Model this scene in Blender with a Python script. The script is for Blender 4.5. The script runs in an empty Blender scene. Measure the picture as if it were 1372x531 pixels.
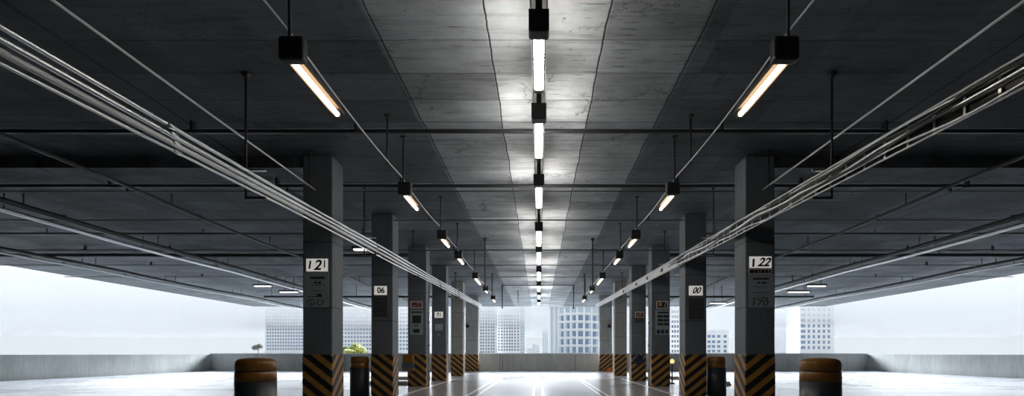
import bpy, bmesh, math, random
from mathutils import Vector, Matrix

random.seed(7)
C = bpy.context.scene.collection
SC = bpy.context.scene
PI = math.pi

# ------------------------------------------------------------------ camera, sky, exposure
F, CX, HY, CAMZ = 600.0, 722.0, 475.0, 1.1        # focal length in px, vanishing point, eye height
cam_d = bpy.data.cameras.new('camera')
cam = bpy.data.objects.new('camera', cam_d); C.objects.link(cam)
cam.location = (0, 0, CAMZ); cam.rotation_euler = (PI / 2, 0, 0)
cam_d.sensor_fit = 'HORIZONTAL'; cam_d.sensor_width = 36.0
cam_d.lens = F / 1372 * 36
cam_d.shift_x = (686 - CX) / 1372
cam_d.shift_y = (HY - 265.5) / 1372
cam_d.clip_start = 0.05; cam_d.clip_end = 4000
SC.camera = cam

SC.view_settings.view_transform = 'Standard'
SC.view_settings.look = 'None'
SC.view_settings.exposure = 0.0
SC.view_settings.gamma = 1.0
SC.view_settings.use_curve_mapping = False

SKY_HORIZON = (0.76, 0.81, 0.86)
SKY_ZENITH = (1.0, 1.08, 1.18)
SUNWARD = 50.0                   # extra brightness of the hazy patch of sky round the hidden sun
LAMP_ROW, LAMP_SIDE = 56.0, 8.0

world = bpy.data.worlds.new('world'); SC.world = world
world.use_nodes = True
nt = world.node_tree; nt.nodes.clear()
wo = nt.nodes.new('ShaderNodeOutputWorld'); bg = nt.nodes.new('ShaderNodeBackground')
tc = nt.nodes.new('ShaderNodeTexCoord'); sx = nt.nodes.new('ShaderNodeSeparateXYZ')
nt.links.new(tc.outputs['Generated'], sx.inputs[0])
mr = nt.nodes.new('ShaderNodeMapRange'); mr.inputs[1].default_value = 0.11; mr.inputs[2].default_value = 0.40
nt.links.new(sx.outputs['Z'], mr.inputs[0])
mx = nt.nodes.new('ShaderNodeMix'); mx.data_type = 'RGBA'
mx.inputs['A'].default_value = (*SKY_HORIZON, 1); mx.inputs['B'].default_value = (*SKY_ZENITH, 1)
nt.links.new(mr.outputs[0], mx.inputs['Factor'])
dt = nt.nodes.new('ShaderNodeVectorMath'); dt.operation = 'DOT_PRODUCT'
sd = Vector((0.0, math.cos(math.radians(24)), math.sin(math.radians(24))))
dt.inputs[1].default_value = sd
nt.links.new(tc.outputs['Generated'], dt.inputs[0])
m2 = nt.nodes.new('ShaderNodeMapRange'); m2.interpolation_type = 'SMOOTHSTEP'
m2.inputs[1].default_value = 0.55; m2.inputs[2].default_value = 1.0; m2.inputs[3].default_value = 0.0; m2.inputs[4].default_value = SUNWARD
nt.links.new(dt.outputs['Value'], m2.inputs[0])
m3 = nt.nodes.new('ShaderNodeMapRange'); m3.interpolation_type = 'SMOOTHSTEP'
m3.inputs[1].default_value = 0.105; m3.inputs[2].default_value = 0.26
nt.links.new(sx.outputs['Z'], m3.inputs[0])
ma = nt.nodes.new('ShaderNodeMath'); ma.operation = 'MULTIPLY_ADD'; ma.inputs[2].default_value = 1.0
nt.links.new(m2.outputs[0], ma.inputs[0]); nt.links.new(m3.outputs[0], ma.inputs[1])
vm = nt.nodes.new('ShaderNodeVectorMath'); vm.operation = 'SCALE'
nt.links.new(mx.outputs['Result'], vm.inputs[0]); nt.links.new(ma.outputs[0], vm.inputs['Scale'])
nt.links.new(vm.outputs[0], bg.inputs['Color']); bg.inputs['Strength'].default_value = 1.0
nt.links.new(bg.outputs[0], wo.inputs['Surface'])

CEIL = CAMZ + 3.7               # underside of slab, z
HALF = 22.0                     # half width of the deck
FAR, EDGE, BACK = 30.0, 34.7, -14.0
SIDE_OPEN = 17.0                # the long sides are open beyond this depth
COLX = 3.85                     # aisle faces of the column rows
COLS = [8.34, 11.8, 15.3, 18.6, 22.75, 28.4]
COLW, COLD = 0.57, 0.48
COLWS = [.55, .57, .63, .60, .62, .80]

def portal(name, loc, rot, sx_, sy_):
    l = bpy.data.lights.new(name, 'AREA'); l.shape = 'RECTANGLE'; l.size = sx_; l.size_y = sy_
    l.cycles.is_portal = True
    o = bpy.data.objects.new(name, l); C.objects.link(o); o.location = loc; o.rotation_euler = rot
portal('daylight_portal', (0, EDGE - .02, CEIL / 2), (-PI / 2, 0, 0), 2 * HALF, CEIL)
portal('daylight_portal', (-HALF - .2, (SIDE_OPEN + EDGE) / 2, CEIL / 2), (0, -PI / 2, 0), CEIL, EDGE - SIDE_OPEN)
portal('daylight_portal', (HALF + .2, (SIDE_OPEN + EDGE) / 2, CEIL / 2), (0, PI / 2, 0), CEIL, EDGE - SIDE_OPEN)

# ------------------------------------------------------------------ helpers
def P(px, py, d):
    return ((px - CX) * d / F, d, CAMZ + (HY - py) * d / F)

def tag(o, label=None, cat=None, group=None, kind=None):
    if label: o['label'] = label
    if cat: o['category'] = cat
    if group: o['group'] = group
    if kind: o['kind'] = kind
    return o

def empty(name, loc, label=None, cat=None, group=None):
    o = bpy.data.objects.new(name, None); C.objects.link(o); o.location = loc
    o.empty_display_size = .1
    return tag(o, label, cat, group)

class MB:
    def __init__(self): self.bm = bmesh.new()
    def box(self, x0, x1, y0, y1, z0, z1, bev=0.0, seg=2):
        b = bmesh.new()
        bmesh.ops.create_cube(b, size=1)
        for v in b.verts:
            v.co = Vector(((x0 + x1) / 2 + v.co.x * (x1 - x0), (y0 + y1) / 2 + v.co.y * (y1 - y0), (z0 + z1) / 2 + v.co.z * (z1 - z0)))
        if bev > 0:
            bmesh.ops.bevel(b, geom=b.edges[:], offset=bev, segments=seg, affect='EDGES', profile=.5)
        self._merge(b); return self
    def _merge(self, b, mat=None):
        m = bpy.data.meshes.new('tmp')
        if mat is not None: bmesh.ops.transform(b, matrix=mat, verts=b.verts)
        b.to_mesh(m); b.free(); self.bm.from_mesh(m); bpy.data.meshes.remove(m)
    def tube(self, pts, r, n=10, cap=True):
        pts = [Vector(p) for p in pts]
        rings = []
        for i, p in enumerate(pts):
            a = pts[max(0, i - 1)]; c = pts[min(len(pts) - 1, i + 1)]
            t = (c - a).normalized()
            up = Vector((0, 0, 1)) if abs(t.z) < .9 else Vector((0, 1, 0))
            s = t.cross(up).normalized(); u = s.cross(t).normalized()
            rr = r[i] if isinstance(r, (list, tuple)) else r
            rings.append([self.bm.verts.new(p + s * math.cos(2 * PI * k / n) * rr + u * math.sin(2 * PI * k / n) * rr) for k in range(n)])
        for a, b in zip(rings, rings[1:]):
            for k in range(n):
                f = self.bm.faces.new((a[k], a[(k + 1) % n], b[(k + 1) % n], b[k])); f.smooth = True
        if cap:
            self.bm.faces.new(rings[0][::-1]); self.bm.faces.new(rings[-1])
        return self
    def lathe(self, prof, c=(0, 0, 0), n=32):
        rings = []
        for r, z in prof:
            if r < 1e-5: rings.append([self.bm.verts.new((c[0], c[1], c[2] + z))])
            else: rings.append([self.bm.verts.new((c[0] + r * math.cos(2 * PI * k / n), c[1] + r * math.sin(2 * PI * k / n), c[2] + z)) for k in range(n)])
        for a, b in zip(rings, rings[1:]):
            for k in range(n):
                k2 = (k + 1) % n
                if len(a) == 1 and len(b) == 1: continue
                if len(a) == 1: f = self.bm.faces.new((a[0], b[k2], b[k]))
                elif len(b) == 1: f = self.bm.faces.new((a[k], a[k2], b[0]))
                else: f = self.bm.faces.new((a[k], a[k2], b[k2], b[k]))
                f.smooth = True
        return self
    def prism(self, prof, y0, y1):
        """closed outline of (x, z) extruded along y"""
        a = [self.bm.verts.new((x, y0, z)) for x, z in prof]
        b = [self.bm.verts.new((x, y1, z)) for x, z in prof]
        n = len(prof)
        for k in range(n):
            self.bm.faces.new((a[k], a[(k + 1) % n], b[(k + 1) % n], b[k]))
        self.bm.faces.new(a[::-1]); self.bm.faces.new(b)
        return self
    def build(self, name, mat, parent=None, world=True, smooth=None):
        """vertices are given in world space (world=True) or in the parent's space"""
        if parent is not None and world:
            bmesh.ops.translate(self.bm, verts=self.bm.verts, vec=-Vector(parent_loc(parent)))
        bmesh.ops.recalc_face_normals(self.bm, faces=self.bm.faces)
        me = bpy.data.meshes.new(name); self.bm.to_mesh(me); self.bm.free()
        me.materials.append(mat)
        o = bpy.data.objects.new(name, me); C.objects.link(o)
        if parent is not None: o.parent = parent
        return o

def parent_loc(p):
    v = Vector(p.location)
    while p.parent is not None:
        p = p.parent; v = v + Vector(p.location)
    return v

def copy_tree(o, parent=None):
    c = o.copy(); C.objects.link(c); c.parent = parent
    for ch in [k for k in ALL_CHILDREN(o)]: copy_tree(ch, c)
    return c
def ALL_CHILDREN(o): return [k for k in bpy.data.objects if k.parent == o]

def text_obj(s, size, mat, parent, loc, name='lettering', shear=0.0, sx_=1.0, ext=0.002, bold=0.0):
    cu = bpy.data.curves.new('t', 'FONT'); cu.body = s; cu.size = size; cu.align_x = 'CENTER'; cu.align_y = 'CENTER'
    cu.extrude = ext; cu.shear = shear; cu.bevel_depth = bold; cu.bevel_resolution = 0
    t = bpy.data.objects.new('t', cu); C.objects.link(t)
    dg = bpy.context.evaluated_depsgraph_get()
    me = bpy.data.meshes.new_from_object(t.evaluated_get(dg))
    bpy.data.objects.remove(t); bpy.data.curves.remove(cu)
    me.transform(Matrix.Rotation(PI / 2, 4, 'X') @ Matrix.Scale(sx_, 4, (1, 0, 0)))
    me.transform(Matrix.Translation(Vector(loc) - parent_loc(parent)))
    parent = ([k_ for k_ in ALL_CHILDREN(parent) if k_.name.split('.')[0] == 'plate'] or [parent])[0]
    me.materials.clear(); me.materials.append(mat)
    o = bpy.data.objects.new(name, me); C.objects.link(o); o.parent = parent
    return o

# ---- material helpers
class N:
    def __init__(self, name):
        self.m = bpy.data.materials.new(name); self.m.use_nodes = True
        self.t = self.m.node_tree; self.b = self.t.nodes['Principled BSDF']
        self.co = self.t.nodes.new('ShaderNodeTexCoord')
        self.sep = self.t.nodes.new('ShaderNodeSeparateXYZ'); self.t.links.new(self.co.outputs['Object'], self.sep.inputs[0])
    def X(self): return self.sep.outputs['X']
    def Y(self): return self.sep.outputs['Y']
    def Z(self): return self.sep.outputs['Z']
    def math(self, op, a, b=0.0, c=None, clamp=False):
        n = self.t.nodes.new('ShaderNodeMath'); n.operation = op; n.use_clamp = clamp
        for i, v in enumerate([a, b] + ([c] if c is not None else [])):
            if hasattr(v, 'links'): self.t.links.new(v, n.inputs[i])
            else: n.inputs[i].default_value = v
        return n.outputs[0]
    def noise(self, scale=1.0, vec=(1, 1, 1), detail=4.0, rough=.6):
        mp = self.t.nodes.new('ShaderNodeMapping'); mp.inputs['Scale'].default_value = vec
        self.t.links.new(self.co.outputs['Object'], mp.inputs[0])
        n = self.t.nodes.new('ShaderNodeTexNoise'); n.inputs['Scale'].default_value = scale
        n.inputs['Detail'].default_value = detail; n.inputs['Roughness'].default_value = rough
        self.t.links.new(mp.outputs[0], n.inputs['Vector'])
        return n.outputs['Fac']
    def ramp(self, v, a, b, lo=0.0, hi=1.0):
        n = self.t.nodes.new('ShaderNodeMapRange'); n.clamp = True
        for i, k in enumerate((v, a, b, lo, hi)):
            if hasattr(k, 'links'): self.t.links.new(k, n.inputs[i])
            else: n.inputs[i].default_value = k
        return n.outputs[0]
    def mix(self, f, a, b):
        n = self.t.nodes.new('ShaderNodeMix'); n.data_type = 'RGBA'
        for s, v in (('Factor', f), ('A', a), ('B', b)):
            if hasattr(v, 'links'): self.t.links.new(v, n.inputs[s])
            elif s == 'Factor': n.inputs[s].default_value = v
            else: n.inputs[s].default_value = (*v, 1)
        return n.outputs['Result']
    def scale(self, col, f):
        n = self.t.nodes.new('ShaderNodeVectorMath'); n.operation = 'SCALE'
        if hasattr(col, 'links'): self.t.links.new(col, n.inputs[0])
        else: n.inputs[0].default_value = col
        if hasattr(f, 'links'): self.t.links.new(f, n.inputs['Scale'])
        else: n.inputs['Scale'].default_value = f
        return n.outputs[0]
    def line(self, v, at, w):
        """1 away from a line at v = at, 0 on it"""
        d = self.math('ABSOLUTE', self.math('SUBTRACT', v, at))
        return self.ramp(d, w * .5, w)
    def color(self, s):
        if hasattr(s, 'links'): self.t.links.new(s, self.b.inputs['Base Color'])
        else: self.b.inputs['Base Color'].default_value = (*s, 1)
    def rough(self, s):
        if hasattr(s, 'links'): self.t.links.new(s, self.b.inputs['Roughness'])
        else: self.b.inputs['Roughness'].default_value = s
    def bump(self, h, strength=.3, dist=.01):
        n = self.t.nodes.new('ShaderNodeBump'); n.inputs['Strength'].default_value = strength; n.inputs['Distance'].default_value = dist
        self.t.links.new(h, n.inputs['Height']); self.t.links.new(n.outputs[0], self.b.inputs['Normal'])

def simple(name, col, rough=.5, metal=0.0, var=.12, scale=6.0, spec=.5):
    n = N(name); f = n.noise(scale)
    n.color(n.scale(col, n.ramp(f, .3, .7, 1 - var, 1 + var))); n.rough(rough)
    n.b.inputs['Metallic'].default_value = metal; n.b.inputs['Specular IOR Level'].default_value = spec
    return n.m

def emitter(name, col, strength):
    n = N(name); n.color((.8, .8, .8)); n.b.inputs['Emission Color'].default_value = (*col, 1); n.b.inputs['Emission Strength'].default_value = strength
    return n.m

def mat_ceiling():
    n = N('cast_concrete_ceiling')
    wob = n.noise(1.3, (1, 1, 1), 5)
    w = n.math('MULTIPLY', n.math('SUBTRACT', wob, .5), .09)
    xx = n.math('ADD', n.X(), w)
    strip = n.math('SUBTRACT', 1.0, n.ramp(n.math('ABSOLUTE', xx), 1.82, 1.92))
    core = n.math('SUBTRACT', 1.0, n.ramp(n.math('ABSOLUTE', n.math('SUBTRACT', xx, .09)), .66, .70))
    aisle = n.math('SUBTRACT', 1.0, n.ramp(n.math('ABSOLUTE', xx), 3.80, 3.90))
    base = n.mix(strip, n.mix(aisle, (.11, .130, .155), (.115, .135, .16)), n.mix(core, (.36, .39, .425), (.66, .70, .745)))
    stain = n.ramp(n.noise(.9, (1, 1, 1), 6, .65), .3, .72, .55, 1.15)
    streak = n.ramp(n.noise(1.6, (.7, 7, 1), 5, .6), .34, .52, .72, 1.0)
    pits = n.ramp(n.noise(9, (1, 1, 1), 2, .5), .22, .30, .35, 1.0)
    # shuttering joints
    yj = n.math('ADD', n.math('DIVIDE', n.Y(), .62), n.math('MULTIPLY', w, .35))
    fr = n.math('ABSOLUTE', n.math('SUBTRACT', n.math('FRACT', yj), .5))
    cross = n.ramp(fr, .005, .014, n.ramp(n.noise(.8, (1, 1, 1), 3), .42, .58, .06, .55), 1.0)
    joints = cross
    for at, ww in ((-.58, .013), (.76, .014), (-1.85, .012), (1.87, .012)):
        joints = n.math('MULTIPLY', joints, n.ramp(n.line(xx, at, ww), 0, 1, .04, 1))
    for at in (-5.6, 5.6, -9.4, 9.4, -13.5, 13.5):
        joints = n.math('MULTIPLY', joints, n.ramp(n.line(n.X(), at, .04), 0, 1, .3, 1))
    # scratches along the boards and hairline cracks
    sc_ = n.ramp(n.noise(5.0, (.5, 9, 1), 3, .5), .33, .37, .25, 1.0)
    patch = n.ramp(n.noise(.9, (1, 1, 1), 3), .46, .56)
    sc_ = n.math('MAXIMUM', sc_, patch)
    vo = n.t.nodes.new('ShaderNodeTexVoronoi'); vo.feature = 'DISTANCE_TO_EDGE'; vo.inputs['Scale'].default_value = .55
    ad = n.t.nodes.new('ShaderNodeVectorMath'); ad.operation = 'ADD'
    cx_ = n.t.nodes.new('ShaderNodeCombineXYZ')
    n.t.links.new(n.math('MULTIPLY', n.noise(2.2, (1, 1, 1), 6, .7), 1.1), cx_.inputs[0]); n.t.links.new(n.math('MULTIPLY', n.noise(2.7, (1, 1, 1), 6, .7), 1.1), cx_.inputs[1])
    n.t.links.new(n.co.outputs['Object'], ad.inputs[0]); n.t.links.new(cx_.outputs[0], ad.inputs[1]); n.t.links.new(ad.outputs[0], vo.inputs['Vector'])
    crack = n.ramp(vo.outputs['Distance'], .002, .010, .3, 1.0)
    crack = n.math('MAXIMUM', crack, n.ramp(n.noise(.6, (1, 1, 1), 2), .44, .5))
    joints = n.math('MULTIPLY', joints, n.math('MULTIPLY', sc_, crack))
    # every board has its own tone
    cell = n.t.nodes.new('ShaderNodeTexWhiteNoise'); cell.noise_dimensions = '2D'
    cv = n.t.nodes.new('ShaderNodeCombineXYZ')
    n.t.links.new(n.math('FLOOR', n.math('ADD', yj, .5)), cv.inputs[0])
    n.t.links.new(n.math('FLOOR', n.math('DIVIDE', n.math('ADD', xx, .58), 1.34)), cv.inputs[1])
    n.t.links.new(cv.outputs[0], cell.inputs['Vector'])
    tone = n.ramp(cell.outputs['Value'], 0, 1, .62, 1.15)
    f = n.math('MULTIPLY', n.math('MULTIPLY', stain, streak), n.math('MULTIPLY', n.math('MULTIPLY', pits, joints), tone))
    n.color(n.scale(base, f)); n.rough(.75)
    n.bump(n.math('MULTIPLY', joints, streak), .5, .012)
    return n.m

def mat_floor():
    n = N('polished_floor_coating')
    a = n.ramp(n.noise(.5, (1, 1, 1), 5), .3, .7, .92, 1.05)
    b = n.ramp(n.noise(3, (.4, 3, 1), 4), .35, .65, .93, 1.05)
    n.color(n.scale((.36, .38, .405), n.math('MULTIPLY', a, b)))
    n.rough(n.ramp(n.noise(.4, (1, 1, 1), 3), .3, .7, .15, .19))
    n.b.inputs['Specular IOR Level'].default_value = .14
    
    return n.m

def mat_concrete(name, col, lines=(), zlines=()):
    n = N(name)
    a = n.ramp(n.noise(1.1, (1, 1, .5), 6, .65), .3, .7, .78, 1.12)
    b = n.ramp(n.noise(14, (1, 1, 1), 2), .25, .34, .75, 1.0)
    s = n.ramp(n.noise(3, (4, 4, .25), 4), .35, .65, .88, 1.06)
    f = n.math('MULTIPLY', n.math('MULTIPLY', a, b), s)
    for at, w in lines: f = n.math('MULTIPLY', f, n.ramp(n.line(n.X(), at, w), 0, 1, .35, 1))
    for at, w in zlines: f = n.math('MULTIPLY', f, n.ramp(n.line(n.Z(), at, w), 0, 1, .55, 1))
    n.color(n.scale(col, f)); n.rough(.7); n.bump(f, .25, .006)
    return n.m

def mat_hazard(name, sign):
    n = N(name)
    t = n.math('ADD', n.Z(), n.math('MULTIPLY', n.math('ADD', n.X(), n.math('MULTIPLY', n.Y(), 1.25 * -sign)), .8 * sign))
    fr = n.math('FRACT', n.math('DIVIDE', n.math('ADD', t, 5.0), .27))
    st = n.ramp(n.math('ABSOLUTE', n.math('SUBTRACT', fr, .5)), .235, .255)
    wear = n.ramp(n.noise(5, (1, 1, 1), 5, .7), .3, .62, .62, 1.08)
    col = n.mix(st, (.45, .225, .045), (.012, .013, .018))
    n.color(n.scale(col, wear)); n.rough(.5)
    return n.m

M = {}
M['ceiling'] = mat_ceiling()
M['floor'] = mat_floor()
M['parapet'] = mat_concrete('parapet_concrete', (.50, .515, .50), [(-2.6, .03), (-2.42, .03), (-1.7, .02), (2.45, .03), (-7.5, .03), (7.5, .03), (-13, .03), (13, .03)])
M['coping'] = mat_concrete('coping_concrete', (.62, .64, .65))
M['wall'] = mat_concrete('dark_wall_concrete', (.10, .105, .11))
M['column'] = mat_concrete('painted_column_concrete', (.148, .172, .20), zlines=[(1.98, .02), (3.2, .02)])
M['column_far_lit'] = mat_concrete('far_lit_column_concrete', (.36, .365, .35), zlines=[(1.98, .02), (3.2, .02)])  # column colour lightened to stand in for far-end daylight and haze
M['hazL'] = mat_hazard('hazard_stripes_falling', 1.0)
M['hazR'] = mat_hazard('hazard_stripes_rising', -1.0)
M['black'] = simple('black_powder_coat', (.018, .019, .021), .45)
M['darkpipe'] = simple('dark_painted_pipe', (.030, .033, .037), .5)
M['steel'] = simple('galvanised_steel', (.70, .71, .72), .28, 1.0, .08, 20)
M['white_metal'] = simple('white_coated_metal', (.80, .81, .82), .3, 0, .05)
M['cable'] = simple('pale_cable_sheath', (.78, .79, .80), .4, 0, .05)
M['black_cable'] = simple('black_cable_sheath', (.02, .02, .022), .4, 0, .1)
M['tray_white'] = simple('lamp_reflector_enamel', (.20, .14, .09), .5, 0, .04)
M['tubeA'] = emitter('warm_white_tube', (1, .94, .85), LAMP_ROW)
M['tubeB'] = emitter('warm_tube', (1, .82, .60), LAMP_SIDE)
M['tubeC'] = emitter('cool_tube', (1, .97, .92), 1.6)
M['amber'] = simple('amber_paint', (.28, .12, .02), .3)
M['bollard'] = simple('slate_grey_paint', (.035, .042, .055), .4)
M['line'] = simple('white_road_paint', (.88, .89, .90), .2, 0, .04, 6, .25)
M['plate'] = simple('white_sign_plate', (.80, .78, .74), .4, 0, .06)
M['plate_glow'] = simple('brightened_sign_plate', (.80, .79, .76), .4, 0, .06)
_b = M['plate_glow'].node_tree.nodes['Principled BSDF']; _b.inputs['Emission Color'].default_value = (1, .97, .92, 1); _b.inputs['Emission Strength'].default_value = .38  # glow added to the white number plates so they come out brighter
M['digit'] = simple('black_sign_paint', (.012, .012, .013), .5)
M['panel'] = simple('grey_notice_board', (.33, .38, .42), .45, 0, .08)
M['panel_dark'] = simple('charcoal_notice_board', (.055, .06, .066), .45, 0, .08)
M['print'] = simple('dark_print', (.022, .025, .03), .6)
M['print_pale'] = simple('grey_print', (.16, .17, .18), .6)
M['rust_plate'] = simple('reddish_brown_plate', (.16, .045, .035), .45, 0, .4, 30)
M['orange_print'] = simple('orange_print', (.75, .36, .13), .5)
M['slate_panel'] = simple('blue_grey_panel', (.10, .12, .155), .5)
M['blue_bag'] = simple('dark_blue_plastic', (.012, .022, .06), .25, 0, .5, 14)
M['orange'] = simple('orange_rubber', (.80, .25, .03), .5)
M['beacon'] = emitter('amber_beacon_glow', (1, .62, .18), 1.4)

# ------------------------------------------------------------------ the setting
def struct(o): o['kind'] = 'structure'; return o
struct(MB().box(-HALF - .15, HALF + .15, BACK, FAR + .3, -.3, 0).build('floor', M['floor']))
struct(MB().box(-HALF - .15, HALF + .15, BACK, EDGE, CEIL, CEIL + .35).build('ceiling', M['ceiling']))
struct(MB().box(-HALF, HALF, FAR, FAR + .22, 0, 1.08).build('wall_far', M['parapet']))
struct(MB().box(-HALF - .02, HALF + .02, FAR - .04, FAR + .26, 1.08, 1.17, .012).build('trim_1', M['coping']))
struct(MB().box(-HALF, HALF, BACK, BACK + .2, 0, CEIL).build('wall_back', M['wall']))
for s, nm in ((-1, 'left'), (1, 'right')):
    x0, x1 = sorted((s * HALF, s * (HALF + .15)))
    struct(MB().box(x0, x1, BACK + .2, SIDE_OPEN, 0, CEIL).build('wall_' + nm, M['wall']))
    struct(MB().box(x0, x1, SIDE_OPEN, FAR + .22, 0, 1.08).build('wall_side_' + nm, M['parapet']))
k = 2
for d in COLS[:1]:                  # shallow beams of the side bays
    for s in (-1, 1):
        x0, x1 = sorted((s * (COLX + .02), s * HALF))
        struct(MB().box(x0, x1, d + .06, d + COLD - .06, CEIL - .2, CEIL).build('trim_%d' % k, M['ceiling'])); k += 1
struct(MB().box(-2500, 2500, FAR + 2, 2500, -9.2, -9).build('ground', simple('pale_paving_outside', (.16, .165, .16), .8, 0, .1, .05)))

# painted lane lines
def lane(label, pts, w=.10):
    mb = MB()
    for (xa, ya), (xb, yb) in zip(pts, pts[1:]):
        v = Vector((yb - ya, -(xb - xa), 0)).normalized() * w / 2
        a, b = Vector((xa, ya, 0)), Vector((xb, yb, 0))
        lo = [mb.bm.verts.new(p) for p in (a - v, a + v, b + v, b - v)]
        hi = [mb.bm.verts.new(p + Vector((0, 0, .003))) for p in (a - v, a + v, b + v, b - v)]
        mb.bm.faces.new(hi); mb.bm.faces.new(lo[::-1])
        for q in range(4): mb.bm.faces.new((lo[q], lo[(q + 1) % 4], hi[(q + 1) % 4], hi[q]))
    return tag(mb.build('lane_line', M['line']), label, 'road marking')
lane('left line of the white pair down the middle of the aisle floor', [(-.14, 2), (-.16, 23.5)], .075)
lane('right line of the white pair down the middle of the aisle floor', [(.11, 2), (.11, 23.5)], .075)
lane('outer white floor line of the pair left of the aisle middle', [(-1.92, 2), (-1.9, 22)], .085)
lane('inner white floor line of the pair left of the aisle middle', [(-1.58, 2), (-1.68, 20.5)], .07)
lane('outer white floor line of the pair right of the aisle middle', [(1.80, 2), (1.86, 22)], .085)
lane('inner white floor line of the pair right of the aisle middle', [(1.56, 2), (1.72, 20.5)], .07)
lane('white floor line along the foot of the left column row', [(-3.62, 2), (-3.70, 20.0)], .11)
lane('white floor line along the foot of the right column row', [(3.62, 2), (3.70, 20.0)], .11)
lane('nearer white cross line on the floor of the left parking bay', [(-4.6, 14.3), (-21, 14.3)], .12)
lane('farther white cross line on the floor of the left parking bay', [(-4.6, 19.4), (-21, 19.4)], .12)
lane('nearer white cross line on the floor of the right parking bay', [(4.6, 14.3), (21, 14.3)], .12)
lane('farther white cross line on the floor of the right parking bay', [(4.6, 19.4), (21, 19.4)], .12)

# ------------------------------------------------------------------ columns
ORD = ['nearest', 'second', 'third', 'fourth', 'fifth', 'farthest']
PLATE_L = ['carrying the white 121 plate', 'carrying the small white 06 plate', 'carrying the reddish brown plate',
           'carrying a plate and a smaller plate below it', 'with no sign on it', 'beside the far parapet, with a small dark box']
PLATE_R = ['carrying the white 122 plate', 'carrying the white italic 00 plate', 'carrying the dark plate with an orange square',
           'carrying the small orange lettered plate', 'with no sign on it', 'beside the far parapet, with a small dark box']
def col_proto(band, w, mt):
    r = empty('concrete_column', (0, 0, 0))
    MB().box(-w / 2, w / 2, 0, COLD, 0, CEIL, .02, 2).build('shaft', mt, r)
    MB().box(-w / 2 - .008, w / 2 + .008, -.008, COLD + .008, 0.002, CAMZ, .022, 2).build('hazard_band', band, r)
    return r
for side, s, band, pl in (('left', -1, M['hazL'], PLATE_L), ('right', 1, M['hazR'], PLATE_R)):
    for i, d in enumerate(COLS):
        o = col_proto(band, COLWS[i], M['column'] if i < 4 else M['column_far_lit'])
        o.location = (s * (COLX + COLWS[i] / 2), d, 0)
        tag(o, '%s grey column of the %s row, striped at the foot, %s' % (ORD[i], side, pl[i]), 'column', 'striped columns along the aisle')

# ------------------------------------------------------------------ lamps
ORDN = ['nearest', 'second nearest', 'third', 'fourth', 'fifth', 'sixth', 'seventh', 'eighth', 'ninth and farthest']
HT = 3.18
zt = CAMZ + HT
tr = MB().box(-.085, .085, 1.0, 31.5, CEIL - .10, CEIL - .002, .006, 1).build('cable_trunking', M['black'])
tag(tr, 'long black trunking down the middle of the ceiling above the lamps', 'trunking')
starts = [4.83, 6.58, 9.12, 12.36, 14.9, 18.5, 22.3, 25.8, 29.3]
lens_ = [.92, 1.16, 1.25, 1.7, 2.0, 2.1, 2.0, 1.6, 1.1]
for i, (y0, L) in enumerate(zip([q * HT / 3.42 for q in starts], [q * HT / 3.42 for q in lens_])):
    r = empty('batten_lamp', (0, y0, CEIL - .1), '%s glowing tube lamp of the middle ceiling row' % ORDN[i], 'lamp', 'tube lamps of the middle row')
    w = .10
    MB().prism([(-w, zt + .18), (-w, zt - .02), (-w + .02, zt - .04), (w - .02, zt - .04), (w, zt - .02), (w, zt + .18)], y0 - .14, y0 - .02).build('ballast_box', M['black'], r)
    MB().box(-.035, .035, y0 - .03, y0 + L + .10, zt + .035, CEIL - .10, .006, 1).build('housing', M['black'], r)
    mb = MB()
    for s in (-1, 1): mb.box(min(s * .070, s * .078), max(s * .070, s * .078), y0 - .03, y0 + L + .05, zt - .018, zt - .006)
    mb.build('side_rail', M['steel'], r)
    MB().box(-.052, .052, y0 - .02, y0 + L, zt - .03, zt + .035, .02, 3).build('light_tube', M['tubeA'], r)
    MB().box(-.06, .06, y0 + L, y0 + L + .06, zt - .035, zt + .045, .01, 2).build('end_cap', M['black'], r)

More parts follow.
